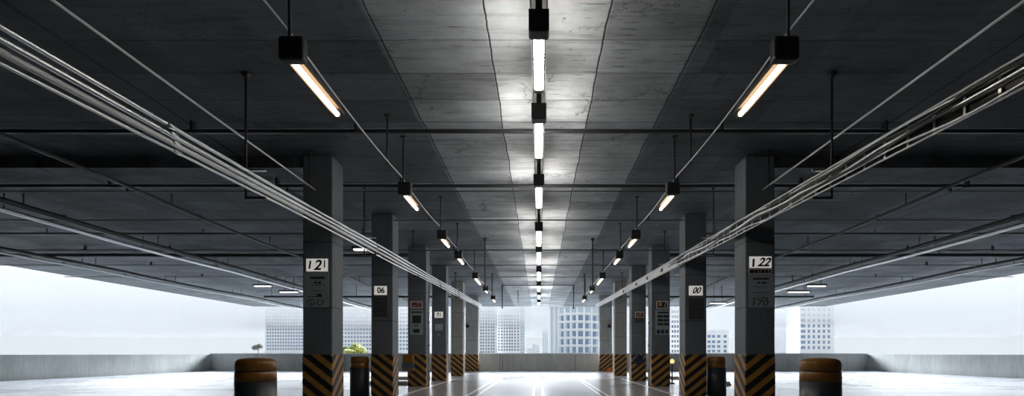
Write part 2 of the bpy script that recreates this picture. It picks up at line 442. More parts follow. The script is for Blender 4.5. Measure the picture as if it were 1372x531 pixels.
HS = 2.78
XS = 2.35
sstart = [4.22, 7.69, 10.6, 12.75, 16.1, 19.2, 22.3]
slen = [1.0, .95, 1.05, 1.1, 1.8, 1.1, 1.6]
def flange_rod(mb, x, y, z0, z1, r=.012):
    mb.tube([(x, y, z0), (x, y, z1)], r, 8)
for side, s in (('left', -1), ('right', 1)):
    for i, (y0, L) in enumerate(zip(sstart, slen)):
        x = s * XS
        zs = CAMZ + HS
        r = empty('hanging_tube_lamp', (x, y0, zs + .3), '%s hanging tube lamp of the row on the %s of the aisle' % (ORDN[i] if i < 6 else 'seventh and farthest', side), 'lamp', 'hanging tube lamps on the %s' % side)
        b = .118
        MB().box(x - b - s * .075, x + b - s * .075, y0 - .13, y0 - .02, zs - .075, zs + .145, .03, 3).build('ballast_box', M['black'], r)
        MB().tube([(x - s * .045, y0 - .08, zs + .14), (x - s * .045, y0 - .08, CEIL - .012)], .015, 8).build('hanger_rod', M['black'], r)
        MB().lathe([(0, -.03), (.05, -.02), (.055, 0), (.0, 0)], (x - s * .045, y0 - .08, CEIL - .001), 16).build('ceiling_flange', M['black'], r)
        # shallow vee reflector above the tube
        q = .068
        MB().prism([(x - q, zs + .035), (x - .035, zs + .085), (x + .035, zs + .085), (x + q, zs + .035), (x + q, zs + .043), (x + .04, zs + .095), (x - .04, zs + .095), (x - q, zs + .043)], y0 - .02, y0 + L + .04).build('reflector', M['tray_white'], r)
        MB().box(x - .042, x + .042, y0 - .02, y0 + L + .02, zs + .095, zs + .135, .006, 1).build('spine', M['black'], r)
        MB().tube([(x, y0 - .02, zs + .02), (x, y0 + L, zs + .02)], [.027, .027], 14).build('light_tube', M['tubeB'], r)
        MB().box(x - .04, x + .04, y0 + L, y0 + L + .04, zs - .02, zs + .09, .008, 1).build('end_cap', M['black'], r)
    # pale cable strung along the row
    pts = []
    kn = [(-1.0, .24)] + [(y - .10, .235) for y in sstart] + [(24.6, .16)]
    for (ya, ha), (yb, hb) in zip(kn, kn[1:]):
        for t in range(6):
            u = t / 6
            pts.append((s * (XS - .022), ya + (yb - ya) * u, CAMZ + HS + ha + (hb - ha) * u - .06 * 4 * u * (1 - u) * (1 if yb - ya > 2.4 else .5)))
    pts.append((s * (XS - .022), 24.6, CAMZ + HS + .16))
    tag(MB().tube(pts, .009, 8).build('lamp_cable', M['cable']), 'pale cable strung through the hanging tube lamps on the %s' % side, 'cable')
    r = empty('hanger_rod', (s * XS, 6.94, CEIL), 'thin black rod with ceiling flange between first and second hanging lamps on the %s' % side, 'rod')
    MB().tube([(s * XS, 6.94, CAMZ + HS + .15), (s * XS, 6.94, CEIL - .012)], .015, 8).build('rod', M['black'], r)
    MB().lathe([(0, -.05), (.05, -.02), (.06, 0), (0, 0)], (s * XS, 6.94, CEIL - .001), 16).build('flange', M['black'], r)

# far pipe frame hung from the ceiling
fr = empty('hanging_pipe_frame', (0, 23.6, CEIL), 'thin black pipe frame hung from the ceiling near the far opening', 'frame')
MB().tube([(-1.93, 23.6, CAMZ + 3.64), (1.83, 23.6, CAMZ + 3.64)], .022, 8).build('cross_bar', M['black'], fr)
for x in (-1.93, 1.83):
    MB().tube([(x, 23.6, CAMZ + 3.66), (x, 23.6, CAMZ + 2.46)], .026, 8).build('drop_rod', M['black'], fr)
    MB().lathe([(0, -.05), (.045, -.04), (.045, .04), (0, .05)], (x, 23.6, CAMZ + 2.46), 12).build('end_fitting', M['black'], fr)
tag(MB().tube([(-1.2, 25.8, CAMZ + 2.95), (-1.2, 25.8, CEIL)], .02, 8).build('hanger_rod', M['black']), 'short black rod hanging alone left of middle near the far opening', 'rod')
for x in (-2.15, 2.1):
    sd_ = 'left' if x < 0 else 'right'
    r = empty('hanger_rod', (x, 20.6, CEIL), 'long black rod hanging beside the far lamps on the %s' % sd_, 'rod')
    MB().tube([(x, 20.6, CAMZ + 2.7), (x, 20.6, CEIL - .01)], .022, 8).build('rod', M['black'], r)
    MB().lathe([(0, -.06), (.05, -.03), (.06, 0), (0, 0)], (x, 20.6, CEIL - .001), 12).build('flange', M['black'], r)

for s, side in ((-1, 'left'), (1, 'right')):
    x = s * 1.72
    r = empty('hanger_rod', (x, 14.3, CEIL), 'thick black flanged rod hanging just inside the %s lamp row, near its fifth lamp' % side, 'rod')
    MB().tube([(x, 14.3, CAMZ + 2.16), (x, 14.3, CEIL - .01)], .021, 8).build('rod', M['black'], r)
    MB().lathe([(0, -.09), (.05, -.07), (.06, 0), (0, 0)], (x, 14.3, CEIL - .001), 12).build('flange', M['black'], r)
    MB().lathe([(0, -.04), (.04, -.03), (.04, .03), (0, .04)], (x, 14.3, CAMZ + 2.16), 12).build('end_fitting', M['black'], r)
# conduits crossing under the ceiling
cond = [(7.12, .036, 'thick dark pipe crossing the ceiling just beyond the first two middle lamps'),
        (9.42, .038, 'dark pipe crossing the ceiling at the third middle lamp'),
        (9.80, .014, 'thin dark conduit just beyond the pipe at the third middle lamp'),
        (11.9, .018, 'thin dark conduit crossing before the fourth middle lamp'),
        (15.3, .024, 'dark conduit crossing near the fifth middle lamp'),
        (17.9, .018, 'thin dark conduit crossing before the sixth middle lamp'),
        (20.6, .018, 'thin dark conduit crossing the ceiling by the long hanging rods')]
for d, rr, lab in cond:
    r = empty('ceiling_conduit', (0, d, CEIL), lab, 'pipe')
    MB().tube([(-21.8, d, CEIL - .115 - rr), (21.8, d, CEIL - .115 - rr)], rr, 10).build('pipe', M['darkpipe'], r)
    mb = MB()
    for x in (-19, -15.5, -12.6, -9, -5.5, -2.9, 2.9, 5.5, 9, 12.6, 15.5, 19):
        MB().box(x - .02, x + .02, d - rr - .008, d + rr + .008, CEIL - .12 - 2 * rr, CEIL - .001).build('clip', M['darkpipe'], r)

# ------------------------------------------------------------------ pipe bundle on the left, cable tray on the right
def hrun(y): return CAMZ + 2.13 + .037 * y
tones = ['topmost', 'second from top', 'third from top', 'lowest']
for k_ in range(4):
    x = -3.70 + .02 * k_ ; dz = -.088 * k_
    rr = (.020, .022, .026, .014)[k_]
    r = empty('conduit_pipe', (x, 0, hrun(0) + dz), '%s of the four pale pipes running along the left column row' % tones[k_], 'pipe', 'pale pipes on the left')
    MB().tube([(x, y, hrun(y) + dz + .012 * math.sin(y * .7 + k_)) for y in [q * 1.0 for q in range(-2, 30)]], rr, 12).build('pipe', M['steel'] if k_ != 2 else M['white_metal'], r)
    for y in (4.5, 10.2, 16.6, 20.5, 25.0):
        MB().tube([(x, y - .05, hrun(y) + dz), (x, y + .05, hrun(y + .1) + dz)], rr + .006, 12).build('coupling', M['black'] if y > 12 else M['steel'], r)
tr = empty('cable_tray', (3.72, 0, hrun(0)), 'pale ladder tray running along the right column row, carrying cables', 'cable tray')
for dz, rr, nm in ((.03, .014, 'top_rail'), (-.22, .010, 'bottom_rail')):
    MB().tube([(3.70, y, hrun(y) + dz) for y in range(-2, 30)], rr, 8).build(nm, M['white_metal'], tr)
mb = MB()
for q in range(-6, 97):
    y = q * .3
    rg = MB().box(3.705, 3.72, y - .012, y + .012, hrun(y) - .22, hrun(y) + .03)
    rg.build('rung', M['steel'], tr)
mb.bm.free()
pv = MB()
for y in range(12, 29):
    a, b = y, y + 1
    v = [pv.bm.verts.new(p) for p in ((3.685, a, hrun(a) + .0), (3.685, b, hrun(b) + .0), (3.685, b, hrun(b) - .2), (3.685, a, hrun(a) - .2))]
    u = [pv.bm.verts.new(p) for p in ((3.70, a, hrun(a) + .0), (3.70, b, hrun(b) + .0), (3.70, b, hrun(b) - .2), (3.70, a, hrun(a) - .2))]
    pv.bm.faces.new(v); pv.bm.faces.new(u[::-1])
    pv.bm.faces.new((v[0], v[1], u[1], u[0])); pv.bm.faces.new((v[3], v[2], u[2], u[3]))
pv.build('cover_plate', M['white_metal'], tr)
bp_ = MB()
v = [bp_.bm.verts.new((x_, y_, hrun(y_) + z_)) for y_ in (-2, 12) for x_, z_ in ((3.722, .02), (3.734, .02), (3.734, -.215), (3.722, -.215))]
for q in range(4): bp_.bm.faces.new((v[q], v[(q + 1) % 4], v[4 + (q + 1) % 4], v[4 + q]))
bp_.bm.faces.new(v[:4]); bp_.bm.faces.new(v[4:])
bp_.build('back_plate', M['black'], tr)
for y in (13.4, 15.2, 16.9, 19.5):
    MB().box(3.66, 3.70, y - .09, y + .09, hrun(y) - .16, hrun(y) - .06, .01, 1).build('cover_clip', M['black'], tr)
cl = ['topmost', 'second', 'third', 'fourth', 'lowest']
for k_ in range(5):
    random.seed(40 + k_)
    ph = [random.uniform(0, 6.28) for _ in range(4)]
    pts = []
    for q in range(-8, 56):
        y = q * .25
        if y > 12.6: break
        base = hrun(y) - .02 - .042 * k_
        pts.append((3.668 - .03 * (k_ % 2) - .012 * math.sin(2.1 * y + ph[0]) - .010 * math.sin(5.3 * y + ph[1]), y, base + .018 * math.sin(1.7 * y + ph[2]) + .012 * math.sin(4.1 * y + ph[3])))
    mt = (M['steel'], M['black_cable'], M['steel'], M['black_cable'], M['steel'])[k_]
    tag(MB().tube(pts, (.013, .016, .018, .016, .012)[k_], 8).build('loose_cable', mt),
        '%s of the five loose cables drooping along the right tray, %s' % (cl[k_], ('silvery', 'black', 'silvery', 'black', 'silvery')[k_]), 'cable', 'loose cables on the tray')

# trapeze hangers for both runs
for s, side, what in ((-1, 'left', 'pipe bundle'), (1, 'right', 'cable tray')):
    for y, wd in ((5.9, 'nearest'), (9.9, 'second'), (13.45, 'third'), (20.3, 'farthest')):
        x = s * 3.86 if y < 12 else s * 3.78
        r = empty('pipe_hanger', (x, y, CEIL), '%s black hanger rod holding the %s %s' % (wd, side, what), 'hanger')
        MB().tube([(x, y, hrun(y) - .29), (x, y, CEIL - .012)], .015, 8).build('rod', M['black'], r)
        MB().lathe([(0, -.07), (.03, -.05), (.06, -.012), (.06, 0), (0, 0)], (x, y, CEIL - .001), 16).build('flange', M['black'], r)
        MB().box(min(x, s * 3.6), max(x, s * 3.6), y - .02, y + .02, hrun(y) - .31, hrun(y) - .275).build('foot_bracket', M['black'], r)
        MB().box(min(x, s * 3.6), max(x, s * 3.6), y - .016, y + .016, hrun(y) + .065, hrun(y) + .09).build('top_bracket', M['steel'], r)
    # thin pale conduit higher up, ending at the first column
    x = s * 4.16
    tag(MB().tube([(x, -1, CAMZ + 3.00), (x, 8.33, CAMZ + 3.06)], .013, 8).build('thin_conduit', M['cable']), 'thin pale conduit high on the %s, ending at the nearest column' % side, 'pipe')
    tag(MB().tube([(x, 8.1, CAMZ + 3.03), (x, 8.1, CEIL)], .012, 8).build('hanger_rod', M['black']), 'short black rod hanging the thin conduit on the %s' % side, 'rod')

# ------------------------------------------------------------------ services in the side bays
for s, side in ((-1, 'left'), (1, 'right')):
    for X, rr, H, m, lab in ((11.9, .07, 3.42, 'darkpipe', 'thick dark pipe running deep through the %s bay ceiling'),
                             (12.35, .05, 3.34, 'steel', 'silvery pipe beside the thick dark pipe in the %s bay'),
                             (8.4, .035, 3.45, 'darkpipe', 'slim dark pipe nearest the columns in the %s bay ceiling'),
                             (17.0, .06, 3.40, 'darkpipe', 'outermost dark pipe running through the %s bay ceiling'),
                             (17.5, .04, 3.35, 'white_metal', 'pale pipe beside the outermost dark pipe in the %s bay')):
        r = empty('bay_pipe', (s * X, 14, CAMZ + H), lab % side, 'pipe')
        MB().tube([(s * (X + .05 * math.sin(y * .5 + X)), y, CAMZ + H - .05 * abs(math.sin(y * .35))) for y in range(2, 34)], rr, 10).build('pipe', M[m], r)
        for y in (10.3, 14.0, 17.2, 21.0, 25.5):
            MB().tube([(s * (X + .05 * math.sin(y * .5 + X)), y, CAMZ + H - .05 * abs(math.sin(y * .35))), (s * (X + .05 * math.sin(y * .5 + X)), y, CEIL)], .012, 6).build('hanger', M['black'], r)
    for X0, X1, d, rr, H, m, lab in ((4.7, 21.8, 16.2, .075, 3.585, 'darkpipe', 'thick dark duct pipe crossing the %s bay'),
                                     (4.7, 21.8, 13.2, .030, 3.56, 'darkpipe', 'slim dark pipe crossing the %s bay nearer the camera'),
                                     (4.7, 14.9, 24.3, .060, 3.12, 'darkpipe', 'dark pipe crossing the %s bay deep near the far opening')):
        r = empty('crossing_pipe', (s * X0, d, CAMZ + H), lab % side, 'pipe')
        MB().tube([(s * X0, d, CAMZ + H), (s * X1, d, CAMZ + H)], rr, 10).build('pipe', M[m], r)
        for X in [q for q in (5.2, 9.9, 14.5, 19.4) if q < X1]:
            MB().tube([(s * X, d, CAMZ + H), (s * X, d, CEIL)], .014, 6).build('hanger', M['black'], r)
lampspots = [(352, 384, 21.0, .75, 'pale strip lamp at the left edge of the left bay'),
             (387, 392, 22.0, .85, 'black framed strip lamp beside the nearest left column, in the left bay'),
             (483, 335, 14.2, .42, 'short strip lamp in the gap between nearest and second left columns'),
             (1070, 392, 22.0, 1.0, 'black framed strip lamp just right of the nearest right column'),
             (1094, 384, 20.5, .8, 'strip lamp at the right edge of the right bay'),
             (962, 407, 24.0, .8, 'strip lamp in the gap between nearest and second right columns')]
for px, py, d, w, lab in lampspots:
    x, y, z = P(px, py, d)
    r = empty('bay_strip_lamp', (x, y, z + .1), lab, 'lamp', 'strip lamps in the side bays')
    mb = MB(); mb.box(x - w / 2 - .04, x + w / 2 + .04, y - .09, y + .09, z + .03, z + .10, .01, 1)
    mb.build('housing', M['black'], r)
    MB().box(x - w / 2, x + w / 2, y - .06, y + .06, z - .02, z + .03, .01, 1).build('light_tube', M['tubeC'], r)
    for q in (-1, 1):
        MB().tube([(x + q * w * .27, y, z + .09), (x + q * w * .27, y, CEIL)], .014, 6).build('hanger', M['black'], r)

# ------------------------------------------------------------------ signs on the columns
def board(name, label, cat, px0, py0, px1, py1, d, mat, th=.012, bev=.004):
    x0, _, z1 = P(px0, py0, d); x1, _, z0 = P(px1, py1, d)
    r = empty(name, ((x0 + x1) / 2, d, z0), label, cat)
    MB().box(x0, x1, d - th, d, z0, z1, bev, 2).build('plate', mat, r)
    return r, x0, x1, z0, z1
def bars(r, name, mat, rects, d):
    pl = [k_ for k_ in ALL_CHILDREN(r) if k_.name.split('.')[0] == 'plate'][0]
    for a, b, c, e in rects:
        x0, _, z1 = P(a, b, d); x1, _, z0 = P(c, e, d)
        MB().box(x0, x1, d - .002, d, z0, z1).build(name, mat, pl)
def ring(mb, px, py, rpx, d, wpx=.7, arc=(0, 2 * PI), sqx=1.0):
    pts = []
    n = 20
    for k_ in range(n + 1):
        a = arc[0] + (arc[1] - arc[0]) * k_ / n
        x, y, z = P(px + sqx * rpx * math.cos(a), py - rpx * math.sin(a), d)
        pts.append((x, y, z))
    mb.tube(pts, wpx * d / F / 2, 6)

d = COLS[0]; df = d - .012
r, *_ = board('notice_board', 'tall grey notice board under the 121 plate on the nearest left column', 'notice board', 407.5, 364.5, 441, 412, d, M['panel'])
bars(r, 'printed_line', M['print'], [(415.5, 371, 435, 374), (421.5, 377.5, 424.5, 380.5), (426, 377.5, 430, 380.5), (415.5, 382, 435, 382.7), (417, 389.5, 433, 390.2), (412, 397.3, 431, 398.2), (424.5, 394, 431, 398)], df)
mb = MB(); ring(mb, 416.5, 405.3, 4.2, df, 1.1, sqx=1.1)
mb.tube([P(414.5, 403, df), P(417, 406, df), P(416.5, 408.5, df)], .008, 6)
mb.tube([P(425.5, 402, df), P(424.8, 407.5, df), P(426.5, 409, df), P(431, 409, df), P(432.6, 406, df), P(432.6, 402, df)], .008, 6)
mb.tube([P(426.5, 401.6, df), P(430, 401.4, df)], .008, 6)
mb.build('symbols', M['print'], r)
r, x0, x1, z0, z1 = board('number_plate', 'white 121 number plate on the nearest left column', 'sign', 410.5, 347, 439.5, 364, d, M['plate_glow'])
text_obj('1', .20, M['digit'], r, P(414.5, 355.5, df), 'digit', .15, 1.0, bold=.007)
text_obj('2', .26, M['digit'], r, P(425.0, 356, df), 'digit', .25, 1.05, bold=.007)
text_obj('1', .20, M['digit'], r, P(434.8, 354.5, df), 'digit', .0, .9, bold=.004)

r, *_ = board('notice_board', 'tall grey notice board marked 170 on the nearest right column', 'notice board', 1002.5, 367.5, 1036.5, 412.5, d, M['panel'])
bars(r, 'printed_line', M['print'], [(1009, 372.5, 1030, 375), (1014.5, 378, 1018, 380.3), (1020, 378, 1027, 380.3), (1008, 384, 1027, 384.7), (1008, 391.8, 1027, 392.5), (1007, 399.6, 1017, 400.5), (1019.5, 399, 1029, 400.3)], df)
text_obj('170', .165, M['print'], r, P(1017.5, 406.3, df), 'digits', .1, 1.35)
r, *_ = board('number_plate', 'white 122 number plate with slanted black digits on the nearest right column', 'sign', 1003.8, 344, 1033.5, 359.3, d, M['plate_glow'])
text_obj('1', .20, M['digit'], r, P(1009.2, 353, df), 'digit', .05, 1.2, bold=.007)
text_obj('22', .22, M['digit'], r, P(1022.5, 352, df), 'digits', .45, 1.0, bold=.007)
r, *_ = board('label_strip', 'narrow black strip in a white frame under the 122 plate', 'sign', 1003, 360.2, 1033.5, 367.3, d, M['plate'])
bars(r, 'black_cell', M['digit'], [(1004.2, 361.4, 1010.6, 366.2), (1011.2, 361.4, 1015.6, 366.2), (1016.4, 361.4, 1019.4, 366.2), (1020.2, 361.4, 1024.6, 366.2), (1025.3, 361.4, 1029.5, 366.2), (1030.4, 361.4, 1032.6, 366.2)], df)

d = COLS[1]; df = d - .012
r, *_ = board('notice_board', 'charcoal notice board under the 06 plate on the second left column', 'notice board', 501, 397, 519, 425, d, M['panel_dark'])
bars(r, 'printed_line', M['print_pale'], [(502.5, 398, 517, 399), (502.5, 403.5, 517, 404), (503, 410, 516, 410.4), (508, 419.5, 513, 420.3)], df)
r, *_ = board('number_plate', 'small white 06 number plate on the second left column', 'sign', 501.5, 383.6, 518.5, 395.5, d, M['plate_glow'])
text_obj('06', .21, M['digit'], r, P(510.3, 389.6, df), 'digits', 0, .95, bold=.007)
r, *_ = board('notice_board', 'charcoal notice board under the italic 00 plate on the second right column', 'notice board', 923, 399.5, 942.5, 428, d, M['panel_dark'])
bars(r, 'printed_line', M['print_pale'], [(925, 402, 941.5, 402.5), (924.5, 405, 941.5, 405.5), (928, 411.5, 939, 412.2)], df)
mb = MB(); ring(mb, 933.7, 421.5, 1.6, df, .5, (.3, 2.9), 1.6); mb.build('symbols', M['print_pale'], r)
r, *_ = board('number_plate', 'white plate with slanted italic 00 on the second right column', 'sign', 922.8, 383.2, 941.5, 396.2, d, M['plate_glow'])
text_obj('00', .22, M['digit'], r, P(932.3, 389.7, df), 'digits', .45, .95, bold=.007)

d = COLS[2]; df = d - .012
r, *_ = board('notice_board', 'slate notice board under the reddish plate on the third left column', 'notice board', 549.3, 415.8, 567, 449, d, M['panel'])
bars(r, 'printed_line', M['print'], [(550.8, 417.6, 565.5, 419.6), (552.5, 423, 564, 433.5), (554, 436, 561, 437.2), (553.5, 441.2, 562, 446.2)], df)
r, *_ = board('number_plate', 'reddish brown plate in a pale frame on the third left column', 'sign', 549.8, 404, 566.2, 413.3, d, M['plate'])
bars(r, 'brown_field', M['rust_plate'], [(551.3, 405.3, 564.9, 412.1)], df)
bars(r, 'printed_mark', M['plate'], [(553, 409.7, 558, 410.2), (558.5, 406.6, 563, 407.2), (560, 409, 560.8, 411)], df - .002)
r, *_ = board('notice_board', 'slate notice board with dark cells on the third right column', 'notice board', 878, 415.6, 897, 449, d, M['panel'])
cells = [(881, 418, 896.5, 420.2)] + [(881 + 8 * (q % 2), 422.5 + 5.2 * (q // 2), 888.3 + 8 * (q % 2), 426 + 5.2 * (q // 2)) for q in range(6)] + [(880 + 5.6 * q, 442, 884.3 + 5.6 * q, 447.3) for q in range(3)]
bars(r, 'printed_cell', M['print'], cells, df)
r, *_ = board('number_plate', 'dark plate with orange square and white strokes on the third right column', 'sign', 879.5, 403.8, 895.2, 413.8, d, M['plate'])
bars(r, 'black_field', M['digit'], [(880.8, 405.0, 893.8, 412.8)], df)
bars(r, 'orange_square', M['orange_print'], [(882.8, 405.9, 886.6, 410.5)], df - .002)
text_obj('1', .20, M['plate'], r, P(890.6, 409, df - .002), 'digit', .3, .9, bold=.004)

d = COLS[3]; df = d - .012
r, *_ = board('number_plate', 'small white 71 plate on the fourth left column', 'sign', 582.3, 418, 593.6, 426.2, d, M['plate_glow'])
text_obj('71', .22, M['digit'], r, P(588, 422.3, df), 'digits', .1, .95, bold=.007)
r, *_ = board('number_plate', 'grey framed 11 plate below the 71 plate on the fourth left column', 'sign', 583, 434.5, 593.4, 442.7, d, M['panel'])
bars(r, 'frame_line', M['plate'], [(583.3, 434.8, 593, 435.3), (583.3, 442, 593, 442.5), (583.3, 434.8, 583.8, 442.5), (592.5, 434.8, 593, 442.5)], df)
text_obj('11', .2, M['plate'], r, P(587.2, 438.6, df), 'digits', 0, .9)
tag(MB().box(P(586.5, 0, d)[0], P(589.5, 0, d)[0], d - .02, d, P(0, 449, d)[2], P(0, 448, d)[2], .004, 1).build('wall_clip', M['plate']), 'tiny pale clip below the 11 plate on the fourth left column', 'clip')
r, *_ = board('number_plate', 'small plate with orange outlined letters on the fourth right column', 'sign', 850.8, 418, 862.4, 425.6, d, M['plate'])
bars(r, 'black_field', M['digit'], [(851.8, 419, 861.8, 425)], df)
text_obj('UF', .19, M['orange_print'], r, P(856.8, 422, df - .002), 'lettering', 0, .95, bold=.004)
r, *_ = board('notice_board', 'small charcoal board under the orange lettered plate on the fourth right column', 'notice board', 850.3, 426.4, 863, 434, d, M['panel_dark'])
bars(r, 'lower_edge', M['print_pale'], [(850.6, 433, 862.7, 433.6)], df)
mb = MB(); ring(mb, 855.8, 448.3, 2.0, d - .004, .7, sqx=.8); mb.tube([P(856.4, 447.2, d - .004), P(856.4, 449.6, d - .004)], .01, 6)
tag(mb.build('ring_emblem', M['print_pale']), 'small pale ring emblem below the boards on the fourth right column', 'emblem')
for s, side, px in ((-1, 'left', 626.3), (1, 'right', 816.5)):
    d = COLS[5]; x, y, z = P(px, 437.5, d)
    r = empty('junction_box', (x, d, z), 'small black box on the farthest %s column' % side, 'junction box')
    MB().box(x - .11, x + .11, d - .08, d, z - .09, z + .09, .015, 2).build('case', M['black'], r)
    MB().tube([(x + .03, d - .03, z + .09), (x + .03, d - .03, z + .17)], .03, 8).build('gland', M['black'], r)
# thin pipe down the aisle face of the fourth left / third right columns
for x, y, side, lab in ((-COLX, COLS[2] + .3, 1, 'thin pale pipe down the aisle side of the third left column'), (COLX, COLS[2] + .3, -1, 'thin pale pipe down the aisle side of the third right column')):
    r = empty('down_pipe', (x + side * .03, y, 0), lab, 'pipe')
    MB().tube([(x + side * .03, y, 0.003), (x + side * .03, y, hrun(y) - .3)], .016, 8).build('pipe', M['steel'], r)
    for z in (.5, 1.4, 2.2):
        MB().box(min(x, x + side * .05), max(x, x + side * .05), y - .03, y + .03, z - .02, z + .02).build('clip', M['black'], r)

# ------------------------------------------------------------------ bollards
def bollard():
    r = empty('bollard', (0, 0, 0))
    R = .245
    MB().lathe([(0, 0.001), (R, 0.001), (R, .74), (0, .74)], n=40).build('post', M['bollard'], r)
    prof = [(0, .74), (R, .74), (R, .86), (R - .012, .868), (R - .012, .882), (R, .89), (R, .97)]
    prof += [(R - .10 + .10 * math.cos(a), .97 + .075 * math.sin(a)) for a in (PI / 12, PI / 6, PI / 4, PI / 3, 5 * PI / 12, PI / 2)] + [(.07, 1.053), (0, 1.055)]
    MB().lathe(prof, n=40).build('cap', M['amber'], r)
    MB().lathe([(R - .011, .869), (R - .008, .869), (R - .008, .881), (R - .011, .881)], n=40).build('groove_band', M['digit'], r)
    return r
bp = bollard()
for i, (x, y, lab) in enumerate(((-3.79, 6.0, 'largest amber topped dark bollard at the left edge before the nearest left column'),
                                 (-4.8, 12.0, 'amber domed dark bollard between nearest and second left columns'),
                                 (4.76, 12.0, 'amber domed dark bollard between nearest and second right columns'),
                                 (3.77, 6.0, 'largest amber topped dark bollard at the right edge before the nearest right column'))):
    o = bp if i == 0 else copy_tree(bp)
    o.location = (x, y, 0); tag(o, lab, 'bollard', 'amber topped bollards')

# box on the corner of the third left column
d = COLS[2] - .012
r = empty('equipment_box', (P(548, 0, d)[0], d, P(0, 497, d)[2]), 'amber box with blue grey panel mounted low on the third left column', 'box')
x0, x1, z0, z1 = P(540.5, 0, d)[0], P(555.5, 0, d)[0], P(0, 497.5, d)[2], P(0, 475, d)[2]
MB().box(x0, x1, d - .16, d, z0, z1, .05, 3).build('case', M['amber'], r)
MB().box(x0 - .006, x1 + .006, d - .172, d - .03, z0 + .10, z0 + .30, .01, 1).build('front_panel', M['slate_panel'], r)
MB().box(x0 + .01, x1 - .01, d - .166, d - .03, z0 + .04, z0 + .085, .01, 1).build('lower_strip', M['print_pale'], r)
# dark blue bag hanging on the fourth right column
d = COLS[3] - .012
r = empty('hanging_bag', (P(855, 0, d)[0], d, P(0, 488, d)[2]), 'dark blue crumpled bag hung on the striped foot of the fourth right column', 'bag')
bmx = bmesh.new(); bmesh.ops.create_icosphere(bmx, subdivisions=3, radius=1)
random.seed(5)
for v in bmx.verts:
    n_ = 1 + .10 * math.sin(5 * v.co.x + 3 * v.co.z) + .07 * math.sin(9 * v.co.z + 4 * v.co.x)
    v.co = Vector((v.co.x * .215 * n_ * (1.0 - .12 * v.co.z), v.co.y * .07 * n_ - .075, v.co.z * .195 * n_ + .2))
for f in bmx.faces: f.smooth = True
mb = MB(); mb._merge(bmx, Matrix.Translation(Vector(r.location)))
mb.build('body', M['blue_bag'], r)
mb = MB(); bx, by, bz = r.location
mb.tube([(bx - .13 , by - .08, bz + .33), (bx - .06, by - .09, bz + .41), (bx + .03, by - .03, bz + .44), (bx + .10, by - .09, bz + .40), (bx + .15, by - .08, bz + .32)], .014, 8)
mb.build('strap', M['steel'], r)
# beacon on a short post behind the third right column
x, y, z = P(900.5, 484.5, 16.6)
r = empty('beacon_post', (x, y, 0), 'small glowing amber beacon on a thin post beside the third right column', 'beacon')
MB().tube([(x, y, .002), (x, y, z - .07)], .025, 10).build('post', M['black'], r)
MB().lathe([(0, .001), (.10, .001), (.10, .03), (.03, .05), (0, .05)], (x, y, 0), 16).build('base', M['black'], r)
MB().lathe([(0, -.09)] + [(.085 * math.cos(a), .085 * math.sin(a)) for a in [(-80 + 20 * q) * PI / 180 for q in range(9)]] + [(0, .086)], (x, y, z), 20).build('globe', M['beacon'], r)
# chock by the farthest right column
x, y, z = P(815, 500, COLS[5] - .35)
r = empty('wheel_chock', (x, y, 0), 'small orange wedge at the foot of the farthest right column', 'wheel chock')
MB().prism([(x - .26, 0.001), (x + .24, 0.001), (x + .16, .26), (x + .06, .26)], y - .12, y + .12).build('wedge', M['orange'], r)
MB().tube([(x + .08, y, .26), (x + .08, y, .31), (x + .14, y, .31), (x + .14, y, .26)], .012, 6).build('handle', M['black'], r)
# wheel stops
ws = MB().prism([(-.9, 0.001), (.9, 0.001), (.84, .13), (-.84, .13)], -.09, .09).build('wheel_stop', M['plate'])
for i, (x, y, lab) in enumerate(((-5.6, 16.2, 'white wheel stop between second and third left columns'), (5.9, 15.9, 'white wheel stop between second and third right columns'),
                                 (-5.6, 19.6, 'white wheel stop behind the third left column'), (5.3, 19.8, 'white wheel stop behind the third right column'))):
    o = ws if i == 0 else ws.copy()
    if i: C.objects.link(o)
    o.location = (x, y, 0); tag(o, lab, 'wheel stop', 'white wheel stops')

